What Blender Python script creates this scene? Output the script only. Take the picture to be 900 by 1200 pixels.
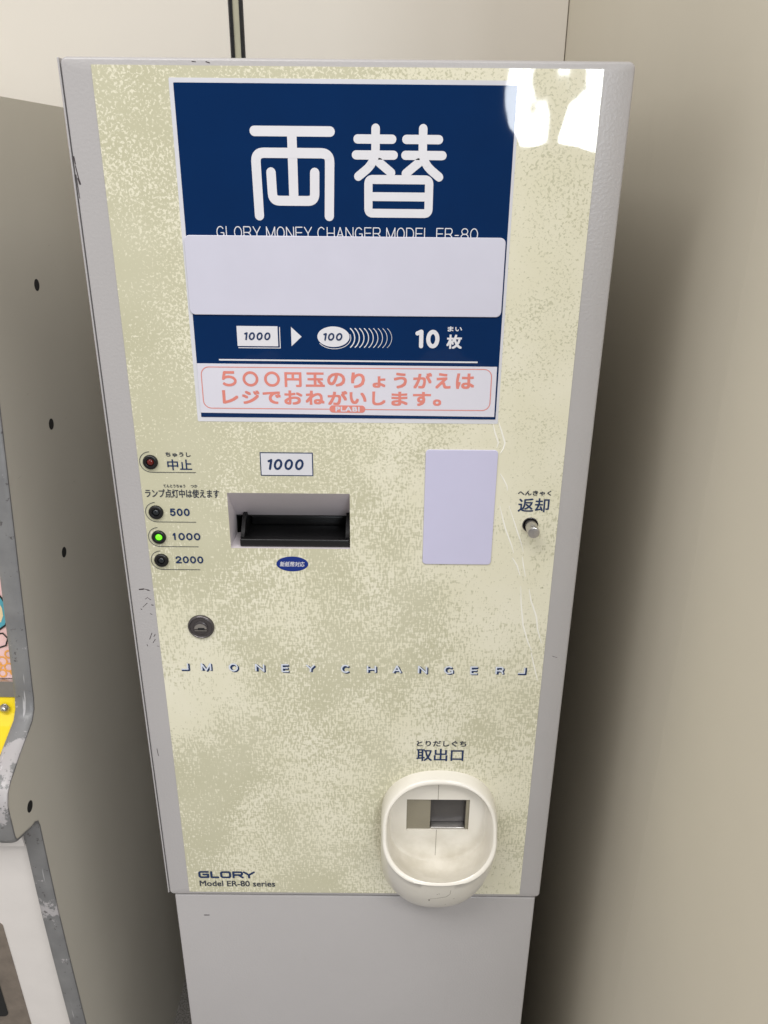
import bpy, bmesh, math, random
from mathutils import Vector, Matrix
random.seed(7)
for o in list(bpy.data.objects): bpy.data.objects.remove(o)
SC = bpy.context.scene
COL = SC.collection
PI = math.pi
R = math.radians

# ------------------------------------------------------------ camera
cam = bpy.data.cameras.new("camera"); cam_o = bpy.data.objects.new("camera", cam); COL.objects.link(cam_o)
cam.sensor_fit = 'VERTICAL'; cam.sensor_height = 24.0; cam.lens = 24.0*936/1200
cam.clip_start = .01; cam.clip_end = 100
p_, y_, r_ = .40426, .000735, .009164
fw = Vector((math.sin(y_)*math.cos(p_), math.cos(y_)*math.cos(p_), -math.sin(p_)))
rt = Vector((math.cos(y_), -math.sin(y_), 0)); up = rt.cross(fw)
rt2 = rt*math.cos(r_)+up*math.sin(r_); up2 = up*math.cos(r_)-rt*math.sin(r_)
M = Matrix((rt2, up2, -fw)).transposed().to_4x4(); M.translation = Vector((.02382, -.52112, -.05788))
cam_o.matrix_world = M
SC.camera = cam_o

# ------------------------------------------------------------ world (room bounce) and lamps
w = bpy.data.worlds.new("World"); SC.world = w; w.use_nodes = True
wt = w.node_tree; bg = wt.nodes['Background']          # bright shop all round, dimmed on purpose behind the camera to keep navy reflections dark
wg = wt.nodes.new('ShaderNodeTexCoord'); wd_ = wt.nodes.new('ShaderNodeVectorMath'); wd_.operation = 'DOT_PRODUCT'
wt.links.new(wg.outputs['Generated'], wd_.inputs[0]); wd_.inputs[1].default_value = (.03, -.998, -.05)
wm = wt.nodes.new('ShaderNodeMapRange'); wm.interpolation_type = 'SMOOTHSTEP'
wt.links.new(wd_.outputs['Value'], wm.inputs[0]); wm.inputs[1].default_value = .74; wm.inputs[2].default_value = .95; wm.inputs[3].default_value = .62; wm.inputs[4].default_value = .10
wt.links.new(wm.outputs[0], bg.inputs[1]); bg.inputs[0].default_value = (1.0, .975, .945, 1)

def area(name, loc, target, sx, sy, power, color):
    l = bpy.data.lights.new(name, 'AREA'); l.shape = 'RECTANGLE'; l.size = sx; l.size_y = sy; l.energy = power; l.color = color
    o = bpy.data.objects.new(name, l); COL.objects.link(o); o.location = loc
    d = Vector(target)-Vector(loc); o.rotation_euler = d.to_track_quat('-Z', 'Z' if abs(d.normalized().z) < .95 else 'Y').to_euler()
    return o
area("ceiling_tube_lamp", (-.60, -1.0, 1.25), (-.60, -1.0, 0), 1.2, .5, 20, (1, .985, .965))
area("ceiling_tube_lamp", (.95, -1.4, 1.25), (.95, -1.4, 0), 1.2, .5, 24, (1, .985, .965))
area("window_pane_lamp", (.590, -3.0, .33), (.59, 0, .33), .15, .56, 4.6, (.88, .94, 1))
area("window_pane_lamp", (.96, -3.0, .33), (.96, 0, .33), .38, .54, 12, (.88, .94, 1))

SC.view_settings.view_transform = 'Standard'; SC.view_settings.look = 'None'
SC.view_settings.exposure = .28; SC.view_settings.gamma = 1
SC.cycles.max_bounces = 8

# ------------------------------------------------------------ materials
def srgb(r, g, b):
    f = lambda c: ((c/255+.055)/1.055)**2.4 if c > 10 else c/255/12.92
    return (f(r), f(g), f(b), 1)
class NT:
    def __init__(s, name):
        s.m = bpy.data.materials.new(name); s.m.use_nodes = True; s.t = s.m.node_tree; s.b = s.t.nodes['Principled BSDF']
    def n(s, typ, **kw):
        nd = s.t.nodes.new(typ)
        for k, v in kw.items():
            if k.startswith('i_'):
                k = k[2:]; k = int(k) if k.isdigit() else k
                nd.inputs[k].default_value = v
            else: setattr(nd, k, v)
        return nd
    def l(s, a, b): s.t.links.new(a, b)
    def obj(s, scale=(1, 1, 1)):
        if not hasattr(s, 'tc'): s.tc = s.n('ShaderNodeTexCoord')
        mp = s.n('ShaderNodeMapping'); mp.inputs['Scale'].default_value = scale
        s.l(s.tc.outputs['Object'], mp.inputs[0]); return mp.outputs[0]
    def noise(s, scale, detail=2, rough=.5, vec=None, dist=0):
        nd = s.n('ShaderNodeTexNoise', i_Scale=scale, i_Detail=detail, i_Roughness=rough, i_Distortion=dist)
        s.l(vec if vec is not None else s.obj(), nd.inputs['Vector']); return nd.outputs['Fac']
    def math(s, op, a, b=0.0, clamp=False):
        nd = s.n('ShaderNodeMath', operation=op, use_clamp=clamp)
        for i, v in enumerate((a, b)):
            if isinstance(v, (int, float)): nd.inputs[i].default_value = v
            else: s.l(v, nd.inputs[i])
        return nd.outputs[0]
    def ramp(s, fac, stops):
        nd = s.n('ShaderNodeValToRGB'); e = nd.color_ramp.elements
        while len(e) < len(stops): e.new(.5)
        for el, (p, c) in zip(e, stops): el.position = p; el.color = c if len(c) == 4 else (*c, 1)
        s.l(fac, nd.inputs[0]); return nd.outputs[0]
    def sstep(s, v, a, b):
        nd = s.n('ShaderNodeMapRange', interpolation_type='SMOOTHSTEP')
        s.l(v, nd.inputs[0]); nd.inputs[1].default_value = a; nd.inputs[2].default_value = b; return nd.outputs[0]
    def mix(s, f, a, b):
        nd = s.n('ShaderNodeMix', data_type='RGBA')
        if isinstance(f, (int, float)): nd.inputs[0].default_value = f
        else: s.l(f, nd.inputs[0])
        for i, v in ((6, a), (7, b)):
            if isinstance(v, tuple): nd.inputs[i].default_value = v
            else: s.l(v, nd.inputs[i])
        return nd.outputs[2]
    def bump(s, h, strength, dist=.001, to='Normal', prev=None):
        nd = s.n('ShaderNodeBump', i_Strength=strength, i_Distance=dist); s.l(h, nd.inputs['Height'])
        if prev is not None: s.l(prev, nd.inputs['Normal'])
        s.l(nd.outputs[0], s.b.inputs[to]); return nd.outputs[0]
    def set(s, **kw):
        for k, v in kw.items(): s.b.inputs[k.replace('_', ' ')].default_value = v
        return s

def flat(name, c, rough=.4, var=.04, metal=0, bump=0, bscale=900, **kw):
    t = NT(name); t.set(Roughness=rough, Metallic=metal, **kw)
    dark = tuple(x*(1-var) for x in c[:3])+(1,); lite = tuple(min(1, x*(1+var)) for x in c[:3])+(1,)
    t.l(t.ramp(t.noise(38, 4, .6), [(.3, dark), (.7, lite)]), t.b.inputs['Base Color'])
    if bump: t.bump(t.noise(bscale, 2), bump, .0004)
    return t.m

def powder(name, c):
    t = NT(name); t.set(Roughness=.32)
    base = t.ramp(t.noise(9, 3), [(.3, tuple(x*.975 for x in c[:3])), (.7, tuple(x*1.02 for x in c[:3]))])
    smudge = t.sstep(t.noise(26, 5, .65, t.obj((1, 1, .35))), .62, .78)
    t.l(t.mix(t.math('MULTIPLY', smudge, .10), base, (.16, .15, .14, 1)), t.b.inputs['Base Color'])
    t.bump(t.noise(560, 2, .5), .36, .0005)
    return t.m

def film(t):   # uneven clear laminate over a print: wavy sharp reflections
    t.set(Roughness=.38, Coat_Weight=1.0, Coat_Roughness=.035, Coat_IOR=1.5, Specular_IOR_Level=.0)
    h = t.math('ADD', t.noise(17, 1.0, .4), t.math('MULTIPLY', t.noise(60, 1.0), .05))
    t.bump(h, 1.0, .0013, 'Coat Normal')

def panel_print():
    t = NT("printed_cream_film")
    sep = t.n('ShaderNodeSeparateXYZ'); t.l(t.obj(), sep.inputs[0])
    X, Z = sep.outputs[0], sep.outputs[2]
    v = t.obj((1, .01, 1))
    big = t.noise(13, 6, .68, v, .3)
    # the print has more olive on the left and through the middle, more cream on the right and in a bay at lower left
    gx = t.math('MULTIPLY', t.math('MULTIPLY', t.sstep(X, -.02, .13), -.15), t.math('SUBTRACT', 1.0, t.math('MULTIPLY', t.sstep(Z, -.30, -.45), .65)))
    bay = t.n('ShaderNodeVectorMath', operation='DISTANCE'); t.l(t.obj((1, 0, .8)), bay.inputs[0]); bay.inputs[1].default_value = (-.135, 0, -.345)
    gb = t.math('MULTIPLY', t.sstep(bay.outputs['Value'], .075, .02), -.20)
    low = t.math('MULTIPLY', t.sstep(Z, -.40, -.62), -.03)
    left = t.math('MULTIPLY', t.sstep(X, -.06, -.13), .05)
    g = t.math('ADD', t.math('ADD', t.math('ADD', gx, gb), left), low)
    thr = t.math('ADD', t.math('MULTIPLY', t.math('SUBTRACT', big, .5), .58), t.math('ADD', g, .535))
    # fine canvas grain: blotches high up, a woven grain lower down
    blot = t.noise(560, 2.5, .6, v, .5)
    wv = t.noise(720, 1.5, .5, t.obj((1, .01, .30)))
    wh = t.noise(720, 1.5, .5, t.obj((.30, .01, 1)))
    weave = t.math('ADD', t.math('MULTIPLY', wv, .62), t.math('MULTIPLY', wh, .38))
    f = t.sstep(t.math('ADD', Z, t.math('MULTIPLY', t.noise(12, 2, .5, v), .12)), -.16, -.24)
    mx = t.n('ShaderNodeMix'); t.l(f, mx.inputs[0]); t.l(blot, mx.inputs[2]); t.l(weave, mx.inputs[3])
    d = t.math('SUBTRACT', mx.outputs[0], thr)
    k = t.sstep(d, -.06, .06)
    olive = t.ramp(t.noise(14, 2, .5, v), [(.3, srgb(187, 184, 157)), (.7, srgb(195, 192, 167))])
    cream = t.ramp(t.noise(20, 3, .5, v), [(.3, srgb(216, 212, 188)), (.7, srgb(223, 219, 199))])
    col = t.mix(k, olive, cream)
    specks = t.sstep(t.noise(330, 2, .6, v), .66, .71)
    col = t.mix(t.math('MULTIPLY', t.math('MULTIPLY', specks, t.sstep(X, .02, .10)), .55), col, srgb(150, 148, 120))
    t.l(col, t.b.inputs['Base Color'])
    film(t)
    return t.m

def film_flat(name, c):
    t = NT(name)
    t.l(t.ramp(t.noise(30, 3), [(.3, tuple(x*.96 for x in c[:3])), (.7, tuple(x*1.03 for x in c[:3]))]), t.b.inputs['Base Color'])
    film(t); return t.m

def wall_mat(name, c, var=.03):
    t = NT(name); t.set(Roughness=.55)
    a = t.ramp(t.noise(3.2, 4, .6), [(.3, tuple(x*(1-var) for x in c[:3])), (.7, tuple(x*(1+var) for x in c[:3]))])
    sm = t.sstep(t.noise(8, 5, .7, t.obj((1, 1, .3))), .60, .80)
    t.l(t.mix(t.math('MULTIPLY', sm, .08), a, (.25, .21, .16, 1)), t.b.inputs['Base Color'])
    t.bump(t.noise(300, 3, .6), .10, .0006); return t.m

def laminate():
    t = NT("grey_beige_laminate"); t.set(Roughness=.45)
    a = t.ramp(t.noise(5, 3), [(.3, srgb(202, 197, 184)), (.7, srgb(208, 203, 190))])
    sc = t.sstep(t.noise(45, 3, .5, t.obj((1, 1, 9))), .74, .77)
    t.l(t.mix(t.math('MULTIPLY', sc, .22), a, (.16, .13, .10, 1)), t.b.inputs['Base Color'])
    t.bump(t.noise(500, 2), .06, .0004); return t.m

def worn_trim():
    t = NT("worn_grey_trim"); t.set(Roughness=.36)
    a = t.ramp(t.noise(40, 4), [(.3, srgb(112, 112, 113)), (.7, srgb(128, 128, 128))])
    sep = t.n('ShaderNodeSeparateXYZ'); t.l(t.obj(), sep.inputs[0]); Zt = sep.outputs[2]
    band = lambda c, h: t.sstep(t.math('ABSOLUTE', t.math('SUBTRACT', Zt, c)), h, h*.4)
    lift = t.math('MULTIPLY', t.math('MAXIMUM', band(-.535, .06), band(-.742, .03)), .11)
    wear = t.sstep(t.math('ADD', t.noise(30, 6, .72), lift), .615, .65)
    chip = t.sstep(t.noise(150, 4, .7), .63, .66)
    scr = t.sstep(t.noise(240, 2, .5, t.obj((1, .25, .06))), .68, .72)
    c = t.mix(t.math('MULTIPLY', wear, .75), a, srgb(184, 180, 181))
    c = t.mix(t.math('MULTIPLY', scr, .5), c, srgb(205, 203, 205))
    c = t.mix(t.math('MULTIPLY', chip, .8), c, srgb(70, 66, 66))
    t.l(c, t.b.inputs['Base Color']); t.bump(t.noise(160, 4, .6), .25, .0006); return t.m

def tray_mat():
    t = NT("ivory_plastic"); t.set(Roughness=.30, Coat_Weight=.3, Coat_Roughness=.12)
    sep = t.n('ShaderNodeSeparateXYZ'); t.l(t.obj(), sep.inputs[0])
    # grime that coins and fingers left in the bottom of the cup
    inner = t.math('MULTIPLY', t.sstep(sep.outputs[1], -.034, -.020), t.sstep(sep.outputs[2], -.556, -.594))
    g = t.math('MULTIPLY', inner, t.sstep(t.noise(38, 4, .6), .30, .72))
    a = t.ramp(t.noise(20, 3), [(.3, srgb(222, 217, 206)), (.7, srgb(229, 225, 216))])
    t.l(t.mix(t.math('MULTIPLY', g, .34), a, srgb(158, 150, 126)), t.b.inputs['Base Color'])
    t.bump(t.noise(260, 2), .04, .0004); return t.m

def carpet():
    t = NT("speckled_floor_vinyl"); t.set(Roughness=.6)
    t.l(t.ramp(t.noise(420, 3, .7), [(.40, (.16, .15, .14)), (.55, (.32, .30, .28)), (.72, (.48, .46, .43))]), t.b.inputs['Base Color'])
    t.bump(t.noise(420, 3, .7), .1, .001); return t.m

def emit(name, c, s):
    t = NT(name); t.set(Roughness=.2, Emission_Color=c, Emission_Strength=s)
    t.b.inputs['Base Color'].default_value = c; return t.m

MT = dict(
    body=powder("grey_powder_coat", srgb(171, 168, 168)),
    panel=panel_print(),
    navy=film_flat("navy_print_film", srgb(2, 38, 82)),
    border=film_flat("pale_border_film", srgb(206, 206, 212)),
    white_ink=flat("white_ink", srgb(212, 211, 216), .4, .02),
    pale_ink=flat("pale_blue_ink", srgb(206, 212, 224), .4, .03),
    navy_ink=flat("navy_ink", srgb(18, 44, 84), .4, .05),
    dark_ink=flat("dark_ink", srgb(52, 56, 66), .4, .05),
    card=flat("white_card", srgb(197, 196, 210), .32, .015, bump=.02, bscale=200),
    blue_card=flat("bluish_white_card", srgb(194, 192, 217), .30, .012, bump=.02, bscale=200),
    paper=flat("white_sticker_paper", srgb(208, 206, 216), .35, .015),
    salmon=flat("salmon_ink", srgb(212, 128, 116), .45, .06),
    black=flat("black_plastic", srgb(15, 15, 16), .34, .15),
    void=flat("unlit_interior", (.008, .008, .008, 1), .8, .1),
    recess=flat("grey_recess_metal", srgb(205, 198, 202), .45, .03, bump=.15, bscale=600),
    steel=flat("brushed_steel", (.50, .48, .46, 1), .30, .10, .9, .15, 700),
    darkchrome=flat("dark_chrome", (.10, .09, .092, 1), .30, .1, .6),
    lens_dark=flat("smoked_lens", srgb(30, 34, 38), .1, .1),
    lens_red=flat("unlit_red_lens", srgb(96, 26, 22), .12, .1),
    lens_green=emit("lit_green_lens", (.14, .80, .02, 1), .9),
    tray=tray_mat(),
    flap=flat("olive_grey_flap", srgb(136, 130, 114), .35, .08),
    chute=flat("dark_steel_chute", srgb(82, 80, 81), .3, .10, .4),
    blue_oval=film_flat("blue_sticker_film", srgb(16, 44, 122)),
    wall_r=wall_mat("warm_beige_wall", srgb(216, 209, 192)),
    wall_b=wall_mat("cream_wall_board", srgb(228, 222, 212), .02),
    laminate=laminate(), trim=worn_trim(), carpet=carpet(),
    hole=flat("hole_black", (.01, .01, .01, 1), .7, .1),
    pink=flat("pink_art_print", srgb(226, 190, 188), .35, .03),
    yellow=flat("yellow_panel", srgb(232, 206, 30), .35, .05),
    orange=flat("orange_ink", srgb(226, 160, 80), .4, .05),
    teal=flat("teal_ink", srgb(84, 160, 176), .4, .05),
    sand=flat("sand_ink", srgb(222, 200, 160), .4, .05),
    door_white=flat("white_door_paint", srgb(222, 217, 213), .4, .02, bump=.06, bscale=500),
    brown=flat("brown_speckled_plate", srgb(118, 108, 98), .6, .25, bump=.3, bscale=900),
    seal=flat("cream_joint", srgb(186, 182, 158), .5, .05),
    scuff=flat("scuff_black", srgb(58, 50, 52), .6, .2),
    glint_strip=flat("painted_glint", srgb(240, 238, 228), .15, .02, Coat_Weight=1.0, Coat_Roughness=.05),  # near-white gloss standing in for reflected highlight lines on the film
    crack=flat("crack_line", srgb(120, 110, 96), .6, .1),
)

# ------------------------------------------------------------ mesh helpers (millimetres in, metres out)
def link(name, bm, mats, parent=None, smooth=False, recalc=True):
    if recalc: bmesh.ops.recalc_face_normals(bm, faces=bm.faces)
    me = bpy.data.meshes.new(name); bm.to_mesh(me); bm.free()
    for m in (mats if isinstance(mats, (list, tuple)) else [mats]): me.materials.append(MT[m])
    if smooth:
        for p in me.polygons: p.use_smooth = True
        me.set_sharp_from_angle(angle=R(42))
    o = bpy.data.objects.new(name, me); COL.objects.link(o)
    if parent is not None: o.parent = parent
    return o
def v(bm, x, y, z): return bm.verts.new((x/1000, y/1000, z/1000))
def box(bm, x0, x1, y0, y1, z0, z1, bev=0, seg=2, mi=0):
    vs = [v(bm, x, y, z) for x in (x0, x1) for y in (y0, y1) for z in (z0, z1)]
    fs = [bm.faces.new([vs[i] for i in q]) for q in ((0, 1, 3, 2), (4, 6, 7, 5), (0, 4, 5, 1), (2, 3, 7, 6), (0, 2, 6, 4), (1, 5, 7, 3))]
    for f in fs: f.material_index = mi
    if bev:
        es = list({e for f in fs for e in f.edges})
        r = bmesh.ops.bevel(bm, geom=es, offset=bev/1000, segments=seg, affect='EDGES', profile=.5)
        for f in r['faces']: f.material_index = mi
def rrect(x0, x1, z0, z1, r, n=6):
    pts = []
    for cx, cz, a0 in ((x1-r, z1-r, 0), (x0+r, z1-r, 90), (x0+r, z0+r, 180), (x1-r, z0+r, 270)):
        for i in range(n+1):
            a = R(a0+90*i/n); pts.append((cx+r*math.cos(a), cz+r*math.sin(a)))
    return pts
def prism(bm, pts, yf, yb, mi=0, edge=0):
    """flat outline in the x-z plane, front at yf, back at yb, optional small edge rounding"""
    cx = sum(p[0] for p in pts)/len(pts); cz = sum(p[1] for p in pts)/len(pts)
    rings = []
    if edge:
        def shr(k): return [(cx+(x-cx)*(1-k/max(8, abs(x-cx)+1e-6)) if abs(x-cx) > 1e-6 else x, cz+(z-cz)*(1-k/max(8, abs(z-cz)+1e-6))) for x, z in pts]
        rings = [[v(bm, x, yf, z) for x, z in shr(edge)], [v(bm, x, yf+edge*.4, z) for x, z in shr(edge*.3)]]
        rings.append([v(bm, x, yf+edge, z) for x, z in pts])
    else: rings = [[v(bm, x, yf, z) for x, z in pts]]
    rings.append([v(bm, x, yb, z) for x, z in pts])
    n = len(pts); fs = [bm.faces.new(rings[0])]
    for a, b in zip(rings, rings[1:]):
        for i in range(n): fs.append(bm.faces.new((a[i], a[(i+1) % n], b[(i+1) % n], b[i])))
    fs.append(bm.faces.new(rings[-1][::-1]))
    for f in fs: f.material_index = mi
def circ(cx, cz, r, n=40, rz=None):
    return [(cx+r*math.cos(2*PI*i/n), cz+(rz or r)*math.sin(2*PI*i/n)) for i in range(n)]
def lathe(bm, cx, cz, prof, n=40, mi=0, close=True):
    """profile of (radius, y), axis along y"""
    rings = []
    for r, y in prof:
        rings.append([v(bm, cx, y, cz)] if r < 1e-6 else [v(bm, cx+r*math.cos(2*PI*i/n), y, cz+r*math.sin(2*PI*i/n)) for i in range(n)])
    for a, b in zip(rings, rings[1:]):
        for i in range(n):
            j = (i+1) % n
            if len(a) == 1 and len(b) == 1: continue
            if len(a) == 1: f = bm.faces.new((a[0], b[i], b[j]))
            elif len(b) == 1: f = bm.faces.new((a[i], a[j], b[0]))
            else: f = bm.faces.new((a[i], a[j], b[j], b[i]))
            f.material_index = mi
_k = [0]
def stroke(bm, pts, w, y, closed=False, caps=True, mi=0):
    """a flat round-ended stroke; each piece sits a few microns in front of the last"""
    if closed: pts = pts+[pts[0]]
    for i, (a, b) in enumerate(zip(pts, pts[1:])):
        dx, dz = b[0]-a[0], b[1]-a[1]; L = math.hypot(dx, dz)
        if L < 1e-6: continue
        _k[0] = (_k[0]+1) % 14; yy = y-_k[0]*.008
        th = math.atan2(dz, dx); h = w/2; poly = []
        n = 8
        for cx, cz, a0 in ((b[0], b[1], th-PI/2), (a[0], a[1], th+PI/2)):
            end = (a is pts[0] and (cx, cz) == (a[0], a[1])) or (b is pts[-1] and (cx, cz) == (b[0], b[1]))
            if not caps and end and not closed: poly += [(cx+h*math.cos(a0), cz+h*math.sin(a0)), (cx+h*math.cos(a0+PI), cz+h*math.sin(a0+PI))]
            else: poly += [(cx+h*math.cos(a0+PI*k/n), cz+h*math.sin(a0+PI*k/n)) for k in range(n+1)]
        f = bm.faces.new([v(bm, x, yy, z) for x, z in poly]); f.material_index = mi
        f.normal_update()
        if f.normal.y > 0: f.normal_flip()
def arc(cx, cz, r, a0, a1, n=10, rz=None):
    return [(cx+r*math.cos(R(a0+(a1-a0)*i/n)), cz+(rz or r)*math.sin(R(a0+(a1-a0)*i/n))) for i in range(n+1)]
def text_into(bm, s, x0, x1, z0, z1, y, bold=0, shear=0, mi=0, spacing=1.0):
    """write s so that its ink fills the given box (mm); bold is a growth of the strokes in mm"""
    cu = bpy.data.curves.new("tmp_text", 'FONT'); cu.body = s; cu.shear = shear; cu.space_character = spacing
    cu.resolution_u = 3
    o = bpy.data.objects.new("tmp_text", cu); COL.objects.link(o)
    dg = bpy.context.evaluated_depsgraph_get(); me = bpy.data.meshes.new_from_object(o.evaluated_get(dg))
    bpy.data.objects.remove(o); bpy.data.curves.remove(cu)
    xs = [q.co.x for q in me.vertices]; ys = [q.co.y for q in me.vertices]
    ax, bx, ay, by = min(xs), max(xs), min(ys), max(ys)
    h = bold/2; shifts = [(0, 0)] if not bold else [(-h, -h), (h, -h), (h, h), (-h, h)]
    for k_, (sx, sz) in enumerate(shifts):
        yy = y-k_*.012
        vs = [v(bm, x0+h+sx+(q.co.x-ax)/(bx-ax)*(x1-x0-2*h), yy, z0+h+sz+(q.co.y-ay)/(by-ay)*(z1-z0-2*h)) for q in me.vertices]
        for p in me.polygons:
            try:
                f = bm.faces.new([vs[i] for i in p.vertices]); f.material_index = mi; f.normal_update()
                if f.normal.y > 0: f.normal_flip()
            except ValueError: pass
    bpy.data.meshes.remove(me)
# a small alphabet of upright strokes in a 1 x 1 box
def _a(cx, cy, rx, ry, a0, a1, n=10): return [(cx+rx*math.cos(R(a0+(a1-a0)*i/n)), cy+ry*math.sin(R(a0+(a1-a0)*i/n))) for i in range(n+1)]
GL = {
 'L': [[(0, 1), (0, 0), (1, 0)]], 'E': [[(1, 1), (0, 1), (0, 0), (1, 0)], [(0, .52), (.92, .52)]],
 'M': [[(0, 0), (0, 1), (.5, .02), (1, 1), (1, 0)]], 'N': [[(0, 0), (0, 1), (1, 0), (1, 1)]],
 'H': [[(0, 0), (0, 1)], [(1, 0), (1, 1)], [(0, .5), (1, .5)]], 'A': [[(0, 0), (.5, 1), (1, 0)], [(.18, .36), (.82, .36)]],
 'Y': [[(0, 1), (.5, .45), (1, 1)], [(.5, .45), (.5, 0)]], 'O': [_a(.5, .5, .5, .5, 0, 360, 24)],
 'C': [_a(.5, .5, .5, .5, 42, 318, 20)], 'G': [_a(.5, .5, .5, .5, 42, 330, 20)+[(.96, .46), (.58, .46)], [(.97, .4), (.97, 0)]],
 'R': [[(0, 0), (0, 1), (.62, 1)]+_a(.68, .75, .28, .25, 85, -85)+[(0, .5)], [(.6, .5), (.92, .3), (1, 0)]],
 'D': [[(0, 0), (0, 1), (.45, 1)]+_a(.45, .5, .55, .5, 85, -85, 14)+[(.45, 0), (0, 0)]],
 '-': [[(.1, .4), (.9, .4)]], '0': [_a(.5, .5, .5, .5, 0, 360, 24)], '1': [[(.18, .76), (.58, 1), (.58, 0)]],
 '2': [_a(.5, .70, .48, .30, 172, -20, 12)+[(.0, .0), (1, 0)]],
 '5': [[(.92, 1), (.18, 1), (.08, .50)]+_a(.48, .33, .50, .33, 128, -150, 14)],
 '8': [_a(.5, .745, .42, .255, 0, 360, 20), _a(.5, .26, .5, .26, 0, 360, 20)],
}
def glyphs(bm, s, x0, x1, z0, z1, y, w, ratio=.78, gap=.30, caps=True):
    """letters of the stroke alphabet filling a box; ratio is glyph width over height"""
    wd = [dict(M=1.15, L=.85, E=.9).get(c, 1.0)*ratio if c not in ' -1' else dict([(' ', .25), ('-', .5), ('1', .62)])[c]*ratio/.78 for c in s]
    tot = sum(wd)+gap*(len(s)-1); k_ = (x1-x0)/tot; x = x0
    for c, q in zip(s, wd):
        if c != ' ':
            for pl_ in GL[c]:
                pts = [(x+w/2+p[0]*(q*k_-w), z0+w/2+p[1]*(z1-z0-w)) for p in pl_]
                stroke(bm, pts, w, y, caps=caps)
        x += (q+gap)*k_
def glyph_text(name, parent, mat, s, *a, **kw):
    bm = bmesh.new(); glyphs(bm, s, *a, **kw); return link(name, bm, mat, parent, recalc=False)
def text(name, parent, mat, *items):
    bm = bmesh.new()
    for it in items: text_into(bm, *it[:6], **(it[6] if len(it) > 6 else {}))
    return link(name, bm, mat, parent, recalc=False)
def round1000(bm, x0, x1, z0, z1, y, w, shear=.18, s="1000"):
    """upright geometric italic figures drawn as strokes"""
    H = z1-z0; n = s.count('0'); W = x1-x0-H*shear
    uw = W/(n+.45); x = x0
    sh = lambda pts: [(px+(pz-z0)*shear, pz) for px, pz in pts]
    for ch in s:
        if ch == '1':
            stroke(bm, sh([(x+uw*.02, z1-H*.20), (x+uw*.25, z1-w/2), (x+uw*.25, z0+w/2)]), w, y); x += uw*.45
        else:
            cx = x+uw/2; stroke(bm, sh(circ(cx, (z0+z1)/2, uw*.40-w/2, 22, H/2-w/2)), w, y, closed=True); x += uw
def empty(name, loc=(0, 0, 0)):
    o = bpy.data.objects.new(name, None); COL.objects.link(o); o.location = [c/1000 for c in loc]; o.empty_display_size = .05; return o
def tag(o, label, cat=None, group=None):
    o['label'] = label
    if cat: o['category'] = cat
    if group: o['group'] = group
    return o
def structure(o): o['kind'] = 'structure'; return o

FLOOR = -1300; WX = 238; BY = 581
# ------------------------------------------------------------ the setting
bm = bmesh.new(); box(bm, -4000, 4000, -5000, 4000, FLOOR-50, FLOOR); structure(link("floor", bm, 'carpet'))
bm = bmesh.new()   # back wall: boards either side of the slotted channel
box(bm, -1600, -165, BY, BY+30, FLOOR, 1400, .8); box(bm, -147.5, WX-1, BY, BY+30, FLOOR, 1400, .8)
structure(link("back_wall", bm, 'wall_b'))
bm = bmesh.new()   # right wall: two sheets meeting in a shallow lapped joint, ending at a corner in front
box(bm, WX, WX+90, -28, BY+30, FLOOR, 1400, .6); box(bm, WX-.7, WX+90, -245, -28.2, FLOOR, 1400, 1.2)
structure(link("right_wall", bm, 'wall_r'))
# slotted metal channel let into the joint of the back wall
ch = bmesh.new()
box(ch, -163.4, -160.2, BY-1, BY+12, FLOOR, 1400); box(ch, -152.4, -149.2, BY-1, BY+12, FLOOR, 1400)
box(ch, -160.1, -152.5, BY+1.5, BY+4, FLOOR, 1400, 0, 1, 1)
for k in range(14):
    box(ch, -152.0, -149.6, BY-1.3, BY-.8, -60+k*22, -48+k*22, 0, 1, 2)
c = link("slotted_wall_channel", ch, ['black', 'seal', 'hole'])
tag(c, "narrow dark slotted channel in the back wall joint above the grey machine", "wall channel")

# ------------------------------------------------------------ the money changer
mc = empty("money_changer", (0, 0, FLOOR))
tag(mc, "tall grey money changing machine with cream printed front and navy sign", "change machine")
def P(name, bm, mats, parent=mc, **kw):
    o = link(name, bm, mats, parent, **kw)
    if parent is mc: o.matrix_parent_inverse = Matrix.Translation((0, 0, -FLOOR/1000))
    return o
def PT(name, parent, mat, *items):
    o = text(name, parent, mat, *items)
    if parent is mc: o.matrix_parent_inverse = Matrix.Translation((0, 0, -FLOOR/1000))
    return o
# cabinet shell behind the door, open to the front
bm = bmesh.new()
box(bm, -165.6, -164.5, .9, 500, -653, .2, .4); box(bm, 161.5, 164, 22, 500, -653, -1, .6)
box(bm, -162.8, 161.4, 22, 500, -653, -650); box(bm, -162.8, 161.4, 22, 500, -4, -1); box(bm, -162.8, 161.4, 498, 500, -649, -5)
P("cabinet_shell", bm, 'body')
bm = bmesh.new(); box(bm, -160.5, 163.2, 2, 500, FLOOR, -656.8, 1.6, 3)
for a, b, z in ((-136, -131, -681.6),):
    box(bm, a, b, 1.7, 2.2, z-.3, z+.3, 0, 1, 1)
P("base_cabinet", bm, ['body', 'scuff'], smooth=True)
bm = bmesh.new(); box(bm, -159, 162, 6, 40, -656.6, -654.2); P("base_seam", bm, 'void')
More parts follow.
